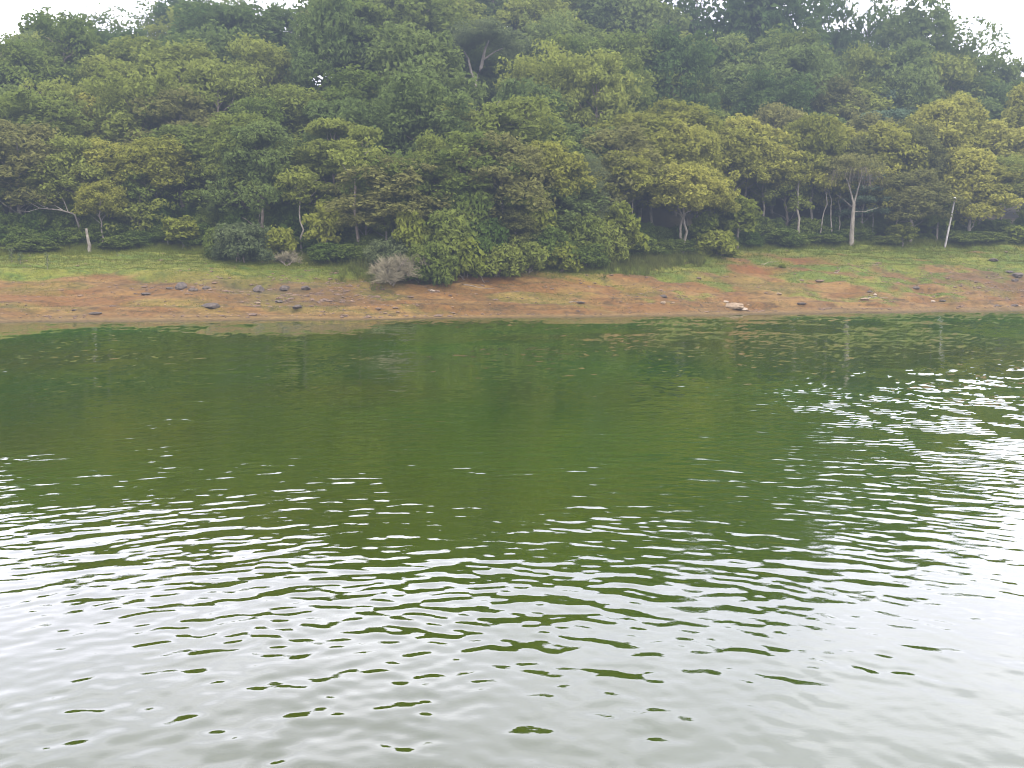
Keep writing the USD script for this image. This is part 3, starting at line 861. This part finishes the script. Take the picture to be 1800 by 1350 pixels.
# slender tree with a curved bare pale branch
Y = 100.0
foot = at(870, 240, Y)
foot[2] = float(ground(foot[0], Y))
x = xform("curved_bare_tree", foot)
q = np.array([u2 - foot for u2 in (at(870, 240, Y) * [1, 1, 0] + [0, 0, foot[2] - .4], at(872, 190, Y), at(884, 163, Y), at(898, 156, Y), at(905, 147, Y), at(904, 135, Y))])
part("trunk", x, tube(q, [.17, .13, .10, .08, .065, .04], 7), BARK["pale"], True)
q2 = np.array([at(884, 163, Y) - foot, at(880, 150, Y - .4) - foot, at(883, 140, Y - .6) - foot])
part("branch", x, tube(q2, [.07, .05, .03], 6), BARK["pale"], True)
meta(x, "bare pale curved trunk right of the forked tree, bending up like a hook", "tree")

# pale forked trunk with a drooping brown twiggy crown at right
Y = edge_y(1498) + .3
foot = ground_at(1497, 434)
foot = at(1497, 434, Y)
foot[2] = float(ground(foot[0], Y))
u = lambda px, py, dy=0.0: at(px, py, Y + dy) - foot
x = xform("drooping_tree", foot)
rng = np.random.default_rng(46)
part("trunk", x, tube(np.array([[0, 0, -.4], u(1497, 415), u(1499, 385), u(1501, 358)]), [.27, .22, .18, .15], 9), BARK["grey"], True)
for pts, r in (([(1501, 360), (1496, 340), (1490, 318), (1478, 300)], .13), ([(1501, 360), (1506, 340), (1512, 318), (1516, 298)], .12), ([(1499, 372), (1520, 372), (1545, 365)], .06), ([(1500, 366), (1482, 350), (1470, 342)], .06)):
    q = np.array([u(a, b, k * .2) for k, (a, b) in enumerate(pts)])
    part("branch", x, tube(q, np.linspace(r, r * .4, len(q)) * .75, 7), BARK["grey"], True)
tw = []
for k in range(170):
    a, rad = rng.uniform(0, 6.28), 2.3 * math.sqrt(rng.random())
    top = u(1500, 302) + [rad * math.cos(a), rad * math.sin(a), .5 * (1 - (rad / 2.3) ** 2)]
    bot = top + [.35 * math.cos(a), .35 * math.sin(a), -rng.uniform(.6, 2.0)]
    tw.append(tube(bend(top, bot, rng, 3, .08), [.011, .008, .004], 3, False))
part("hanging_twigs", x, join(tw), BARK["dry"])
c = np.array([u(1500, 294) + [rng.normal(0, 1.2), rng.normal(0, 1.2), rng.uniform(-.7, .9)] for _ in range(80)])
part("crown", x, leaf_cloud(rng, c, np.tile([.6, .6, .35], (80, 1)), 30, .3), LEAF["olive"])
meta(x, "tree with a pale forked trunk and brownish drooping twigs at right", "tree")

# bare fallen branch leaning out of the shade at the left
Y = edge_y(90) + 2.6
foot = at(131, 376, Y)
u = lambda px, py, dy=0.0: at(px, py, Y + dy) - foot
x = xform("bare_tree", [foot[0], Y, float(ground(foot[0], Y))])
dz = np.array([0, 0, foot[2] - float(ground(foot[0], Y))])
part("trunk", x, tube(np.array([[.4, .6, -.3], dz * .5 + [.25, .3, 0], dz, u(105, 369) + dz, u(70, 366) + dz, u(45, 352) + dz]), [.10, .085, .07, .055, .04, .015], 7), BARK["grey"], True)
for pts, r in (([(85, 366), (70, 360), (52, 345), (44, 335)], .045), ([(110, 369), (98, 362), (84, 361)], .04), ([(70, 366), (50, 372), (30, 370)], .03), ([(120, 373), (112, 352), (100, 336)], .035)):
    q = np.array([u(a, b, k * .2) + dz for k, (a, b) in enumerate(pts)])
    part("branch", x, tube(q, np.linspace(r, r * .4, len(q)), 6), BARK["pale"], True)
meta(x, "bare pale branching stem bent over to the left in the shade at far left", "tree")

# ------------------------------------------------------------------ leaning pole
Y = edge_y(1661) - .4
foot = at(1661, 433, Y)
foot[2] = float(ground(foot[0], Y))
tip = at(1678, 352, Y) - foot
x = xform("leaning_pole", foot)
pole_mat = bark_material("weathered_pole", (.15, .14, .12), (.27, .255, .225))
white_mat = mat("white_porcelain", {"p": ("principled_bsdf", {"base_color": (.82, .82, .80), "roughness": .25})}, [], surface="p.BSDF")
part("post", x, tube(np.array([-tip * .12, tip * .33, tip * .66, tip]), [.10, .09, .08, .07], 10), pole_mat, True)
d = tip / np.linalg.norm(tip)
cap = trimesh.creation.revolve(np.array([[0, 0], [.07, 0], [.10, .04], [.075, .09], [.12, .13], [.13, .19], [.09, .25], [0, .28]]), sections=14)
cap.apply_translation(tip)
part("insulator", x, cap, white_mat, True)
brace = trimesh.creation.box((.30, .05, .05))
brace.apply_translation(tip * .97 + [.02, -.1, 0])
part("bracket", x, brace, BARK["brown"])
meta(x, "grey wooden pole leaning to the right on the grass, with a white insulator on top", "pole")

# ------------------------------------------------------------------ dry twiggy bushes
dry_mat = mat("dry_brush", {
    "g": ("geometry", {}), "n": ("noise_texture", {"scale": 1.2, "detail": 3.0}),
    "r": ("rgb_ramp", {"ramp": [(.35, (.080, .070, .040)), (.65, (.160, .140, .082))]}),
    "p": ("principled_bsdf", {"roughness": .8, "specular_ior_level": .2})}, [("g.position", "n.vector"), ("n.fac", "r.fac"), ("r.color", "p.base_color")], surface="p.BSDF")


def twig_bush(px, py, width, height, n, label, seed):
    rng = np.random.default_rng(seed)
    g = ground_at(px, py)
    x = xform("dry_bush", g)
    tw, st = [], []
    for k in range(9):
        a = rng.uniform(0, 6.28)
        st.append(tube(bend((rng.normal(0, .12), rng.normal(0, .12), -.15), (math.cos(a) * width * .3, math.sin(a) * width * .25, height * rng.uniform(.5, .8)), rng, 5, .06), np.linspace(.05, .015, 5), 5))
    hub = [(rng.normal(0, width * .22), rng.normal(0, width * .16), height * rng.uniform(.12, .62), rng.uniform(.55, 1.0)) for _ in range(14)]
    for k in range(n):
        hx_, hy_, hz_, hs = hub[rng.integers(len(hub))]
        a, up_ = rng.uniform(0, 6.28), rng.uniform(-.25, 1.0)
        ln = hs * width * .27 * rng.uniform(.5, 1.25)
        o = np.array([hx_, hy_, hz_])
        d = o + np.array([math.cos(a) * ln * (1.1 - .5 * abs(up_)), math.sin(a) * ln * (1.1 - .5 * abs(up_)), up_ * ln])
        d[2] = max(d[2], .03)
        tw.append(tube(bend(o + (d - o) * rng.uniform(.1, .45), d, rng, 3, .14), [.016, .011, .004], 3, False))
    part("stems", x, join(st), BARK["brown"], True)
    part("twigs", x, join(tw), dry_mat)
    meta(x, label, "bush")


twig_bush(690, 499, 4.3, 2.3, 3000, "dry grey-brown twiggy bush at the edge of the bare soil left of the middle", 3)
twig_bush(505, 465, 2.4, .8, 700, "low brownish dry bush just right of the large grey-green bush", 4)

# ------------------------------------------------------------------ stones, sticks and small things on the bank


def stone_mesh(rng, sx, sy, sz, sub=3):
    m = trimesh.creation.icosphere(sub, 1.0)
    o = rng.uniform(0, 50, 3)
    n = meshkit.fbm(m.vertices * 1.1 + o, 3, int(rng.integers(1000)))
    v = m.vertices * (.55 + .85 * n[:, None] + .25 * (meshkit.fbm(m.vertices * 3.1 + o, 2, 7) - .5)[:, None])
    for _ in range(5):                                     # broken faces
        d = rng.normal(size=3)
        d /= np.linalg.norm(d)
        k = v @ d
        lim = rng.uniform(.55, .8)
        v = v - np.where(k > lim, (k - lim) * .85, 0)[:, None] * d
    return v * [sx, sy, sz], m.faces


ROCKS = [
    # px, py, half width px, height px, tone, label
    (318, 506, 15, 13, "dark", "largest dark rock in the clump on the left bank"), (340, 511, 9, 8, "dark", "dark rock at the lower right of the largest dark rock on the left bank"),
    (372, 540, 17, 10, "dark", "long dark rock alone on the orange soil of the left bank"), (298, 508, 8, 6, "dark", "small dark rock left of the largest dark rock on the left bank"),
    (362, 507, 10, 6, "dark", "low dark rock right of the largest dark rock, just under the turf"), (258, 517, 10, 5, "dark", "flat dark rock at the left end of the rocks on the left bank"),
    (455, 512, 13, 16, "dark", "upright dark rock in the dark stony patch left of the middle"), (500, 508, 13, 10, "dark", "dark rock right of the upright one in the dark stony patch"),
    (538, 508, 11, 9, "dark", "dark rock at the right end of the dark stony patch"), (492, 531, 9, 5, "dark", "small dark rock below the dark stony patch"), (522, 541, 10, 7, "dark", "dark rock near the water below the dark stony patch"),
    (452, 533, 7, 4, "pale", "small pale rock below the upright dark rock"), (168, 552, 12, 5, "dark", "low dark lump near the water at far left"), (130, 546, 5, 4, "dark", "little dark lump left of the low one near the water at far left"),
    (1288, 540, 22, 13, "pale", "large flat tan boulder near the water right of the middle"), (1306, 544, 8, 6, "white", "whitish stone at the right foot of the large tan boulder"),
    (1276, 531, 6, 4, "white", "whitish stone at the left top of the large tan boulder"), (1165, 533, 6, 6, "pale", "rounded tan stone left of the large tan boulder, first of two"), (1183, 533, 4, 4, "pale", "smaller tan stone right of the rounded one"),
    (1166, 522, 7, 6, "dark", "dark rock above the rounded tan stone"), (1021, 533, 7, 4, "dark", "little dark rock near the water right of the middle"), (760, 512, 5, 4, "white", "little whitish stone right of the dry twiggy bush"),
    (1610, 507, 8, 6, "dark", "dark rock alone on the bare soil below the leaning pole"), (1745, 458, 9, 6, "dark", "dark rock on the grass at right, above the stony patch"), (1790, 486, 11, 10, "dark", "biggest dark rock at the right edge of the picture"),
    (1773, 479, 8, 6, "dark", "dark rock up-left of the biggest one at the right edge"), (1784, 494, 7, 7, "dark", "dark rock below the biggest one at the right edge"), (1528, 514, 6, 4, "dark", "small dark rock on the bare soil below the pale forked trunk"),
    (1538, 519, 4, 4, "white", "small whitish stone below the small dark rock at right"), (1640, 530, 5, 4, "white", "small whitish stone near the water at right"), (1657, 530, 6, 4, "dark", "small dark rock right of the whitish stone near the water"),
    (1754, 538, 7, 4, "dark", "dark lump near the water, second from the right edge"), (1783, 538, 8, 5, "dark", "dark lump near the water, closest to the right edge"), (1520, 526, 9, 4, "pale", "flat pale stone on the bare soil at right"),
    (1409, 535, 9, 4, "dark", "flat dark slab near the water right of the large tan boulder"), (1368, 517, 7, 4, "pale", "flat tan stone up-right of the large tan boulder"),
]
rng = np.random.default_rng(52)
for px, py, hw, hh, tone, label in ROCKS:
    g = ground_at(px, py)
    s = g[1] / FPX
    v, f = stone_mesh(rng, hw * s * .92, hw * s * .8, hh * s * .55)
    a = rng.normal(0, .3)
    v = v @ np.array([[math.cos(a), -math.sin(a), 0], [math.sin(a), math.cos(a), 0], [0, 0, 1]]).T
    m = usdkit.mesh(stage, path_for("rock"), (v + g + [0, 0, hh * s * .12], f), STONE[tone], smooth=35)
    meta(m, label, "rock")

STICKS = [
    ((841, 478), (852, 498), .035, "dry", "pale stick leaning on the bare soil in the middle"), ((752, 511), (772, 511), .03, "brown", "short dark stick lying right of the dry twiggy bush"),
    ((1000, 533), (1016, 532), .035, "brown", "short dark stick lying near the water right of the middle"), ((1466, 480), (1478, 471), .03, "dry", "pale stick on the patchy grass at right"),
    ((1338, 465), (1366, 461), .03, "dry", "pale stick on the red earth scar"), ((1526, 525), (1560, 524), .04, "brown", "dark stick lying on the bare soil at right"), ((815, 502), (870, 508), .03, "brown", "long thin dark root on the bare soil in the middle"),
]
for p, q, r, tone, label in STICKS:
    g0, g1 = ground_at(*p), ground_at(*q)
    if abs(p[0] - q[0]) < 13 and tone == "dry" and p[0] < 900:
        g0 = at(p[0], p[1], g1[1] + .3)
    pts = bend(g0 + [0, 0, r * .6], g1 + [0, 0, r * .6], rng, 7, .03)
    if not (tone == "dry" and p[0] < 900):
        pts[:, 2] = ground(pts[:, 0], pts[:, 1]) + r * .5
    m = usdkit.mesh(stage, path_for("stick"), tube(pts, np.linspace(r * 1.3, r * .5, 7), 6), BARK[tone], smooth=True)
    meta(m, label, "stick")

# ------------------------------------------------------------------ clods, chips and grass that nobody could count
rng = np.random.default_rng(60)


def bank_points(n, tmin, tmax, xmin=-48, xmax=62):
    X = rng.uniform(xmin, xmax, n)
    t = rng.uniform(tmin, tmax, n)
    _, ys, ye = bank_t(X, X * 0)
    return X, ys + t * (ye - ys), t


def scatter_stones(X, Y, size, flat):
    ico = trimesh.creation.icosphere(0, 1.0)
    n = len(X)
    s = size * np.exp(rng.normal(0, .45, (n, 1, 1)))
    v = ico.vertices[None] * rng.uniform(.6, 1.3, (n, len(ico.vertices), 1)) * s * np.array([1.5, 1.0, flat])
    v = v + np.stack([X, Y, ground(X, Y)], -1)[:, None]
    return v.reshape(-1, 3), (np.arange(n)[:, None, None] * len(ico.vertices) + ico.faces).reshape(-1, 3)


X, Y, t = bank_points(26000, .04, 1.0)
Pp = np.stack([X, Y, X * 0], -1)
dens = .05 + .5 * np.exp(-((t - .055) / .02) ** 2) + .9 * np.maximum.reduce([patch(Pp, 420, 510, 5.5, 2.0), patch(Pp, 520, 516, 4.5, 2.4), patch(Pp, 650, 522, 3.5, 1.8), .9 * patch(Pp, 1735, 500, 6.5, 2.8), .5 * patch(Pp, 1560, 485, 6, 2.5), .3 * patch(Pp, 1180, 525, 4, 2)])
keep = rng.random(len(X)) < dens * smooth((meshkit.fbm(Pp * [.8, 1.6, 1], 3, 95) - .38) * 6)
m = usdkit.mesh(stage, path_for("soil_clods"), scatter_stones(X[keep], Y[keep], .062, .6), STONE["clod"])
meta(m, "dark crumbly clods strewn over the bare bank", "clods", kind="stuff")
X, Y, t = bank_points(9000, .03, .55)
Pp = np.stack([X, Y, X * 0], -1)
strand = np.exp(-((t - .085 - .02 * np.sin(X * .2)) / .02) ** 2) * smooth((2 - X) / 10)
keep = rng.random(len(X)) < .015 + .30 * strand + .06 * smooth((meshkit.fbm(Pp * [.5, 1.0, 1], 3, 96) - .52) * 8)
m = usdkit.mesh(stage, path_for("pale_chips"), scatter_stones(X[keep], Y[keep], .036, .5), STONE["chip"])
meta(m, "pale stone chips and driftwood bits along the waterline", "chips", kind="stuff")


def blades(X, Y, h, wdt, per, spread):
    X, Y, h = np.repeat(X, per), np.repeat(Y, per), np.repeat(h, per)
    n = len(X)
    X = X + rng.normal(0, spread, n)
    Y = Y + rng.normal(0, spread, n)
    z = ground(X, Y)
    a = rng.uniform(0, 6.28, n)
    hh = h * rng.uniform(.55, 1.25, n)
    lx, ly = rng.normal(0, .35, n) * hh, rng.normal(0, .35, n) * hh
    v = np.stack([np.stack([X - wdt * np.cos(a), Y - wdt * np.sin(a), z - .02], -1), np.stack([X + wdt * np.cos(a), Y + wdt * np.sin(a), z - .02], -1), np.stack([X + lx, Y + ly, z + hh], -1)], 1)
    return v.reshape(-1, 3), np.arange(n * 3).reshape(-1, 3)


grass_mat = leaf_material("grass_blades", (.060, .082, .012), (.125, .132, .024), .25)
dry_grass = leaf_material("dry_grass_blades", (.10, .088, .034), (.18, .145, .065), .25)
X, Y, t = bank_points(60000, .1, 1.12)
g = turf_amount(X, Y)
keep = rng.random(len(X)) < np.clip(g * 1.1 - .1, 0, 1)
X, Y, t = X[keep], Y[keep], t[keep]
hgt = .07 + .10 * smooth((t - .6) / .4) + .22 * smooth((t - .93) / .1)
m = usdkit.mesh(stage, path_for("grass"), blades(X, Y, hgt, .020, 5, .10), grass_mat)
meta(m, "short green grass on the upper bank below the trees", "grass", kind="stuff")
X, Y, t = bank_points(22000, .08, .9)
Pp = np.stack([X, Y, X * 0], -1)
keep = rng.random(len(X)) < .75 * smooth((meshkit.fbm(Pp * [.35, .8, 1], 4, 97) - .48) * 6)
X, Y = X[keep], Y[keep]
m = usdkit.mesh(stage, path_for("dry_grass"), blades(X, Y, np.full(len(X), .09), .016, 4, .10), dry_grass)
meta(m, "thin dry grass scattered over the bare soil", "grass", kind="stuff")
tall_mat = leaf_material("tall_grass_blades", (.060, .075, .016), (.120, .115, .036), .25)
c0 = [ground_at(px, py) for px, py in ((1085, 470), (1105, 470), (1130, 468), (1150, 467), (1170, 466), (1195, 464), (1215, 462), (640, 478), (655, 486), (725, 488), (1060, 474))]
X = np.concatenate([rng.normal(c[0], 1.0, 30) for c in c0])
Y = np.concatenate([rng.normal(c[1] + .5, .9, 30) for c in c0])
m = usdkit.mesh(stage, path_for("tall_grass"), blades(X, Y, rng.uniform(.25, 1.1, len(X)), .022, 14, .10), tall_mat)
meta(m, "tall grass tufts at the wood's edge right of the middle", "grass", kind="stuff")
for px, py, hh, label in ((83, 474, 1.05, "small light green sapling standing on the grass at far left"), (20, 462, 1.0, "thin weed stalk on the grass, closest to the left edge"), (36, 464, .7, "short weed stalk on the grass right of the closest one to the left edge")):
    g = ground_at(px, py)
    x = xform("weed", g)
    part("stem", x, tube(bend((0, 0, -.1), (.05, 0, hh), rng, 5, .03), np.linspace(.02, .008, 5), 5), BARK["brown"], True)
    c = np.array([[.02, 0, hh * k] for k in (.3, .5, .7, .9, 1.0)])
    part("leaves", x, leaf_cloud(rng, c, np.tile([.20, .20, .15], (5, 1)), 16, .16), LEAF["grey"])
    meta(x, label, "plant")
g = ground_at(1375, 470)
put("brightbush", (g[0], g[1], g[2] - .05), .30, .38, "weed_clump", "single green clump on the red earth scar", "plant")

# ------------------------------------------------------------------ haze over the lake and the hill
hz = trimesh.creation.box((640, 520, 60))
hz.apply_translation((0, 60, -4.5 + 30))
haze_mat = mat("haze_material", {"v": ("principled_volume", {"color": (.70, .86, 1.0), "density": HAZE_DENSITY, "anisotropy": .35})}, [], volume="v.volume")
if HAZE_DENSITY > 0:
    hm = usdkit.mesh(stage, path_for("haze"), hz, haze_mat)
    meta(hm, kind="stuff")
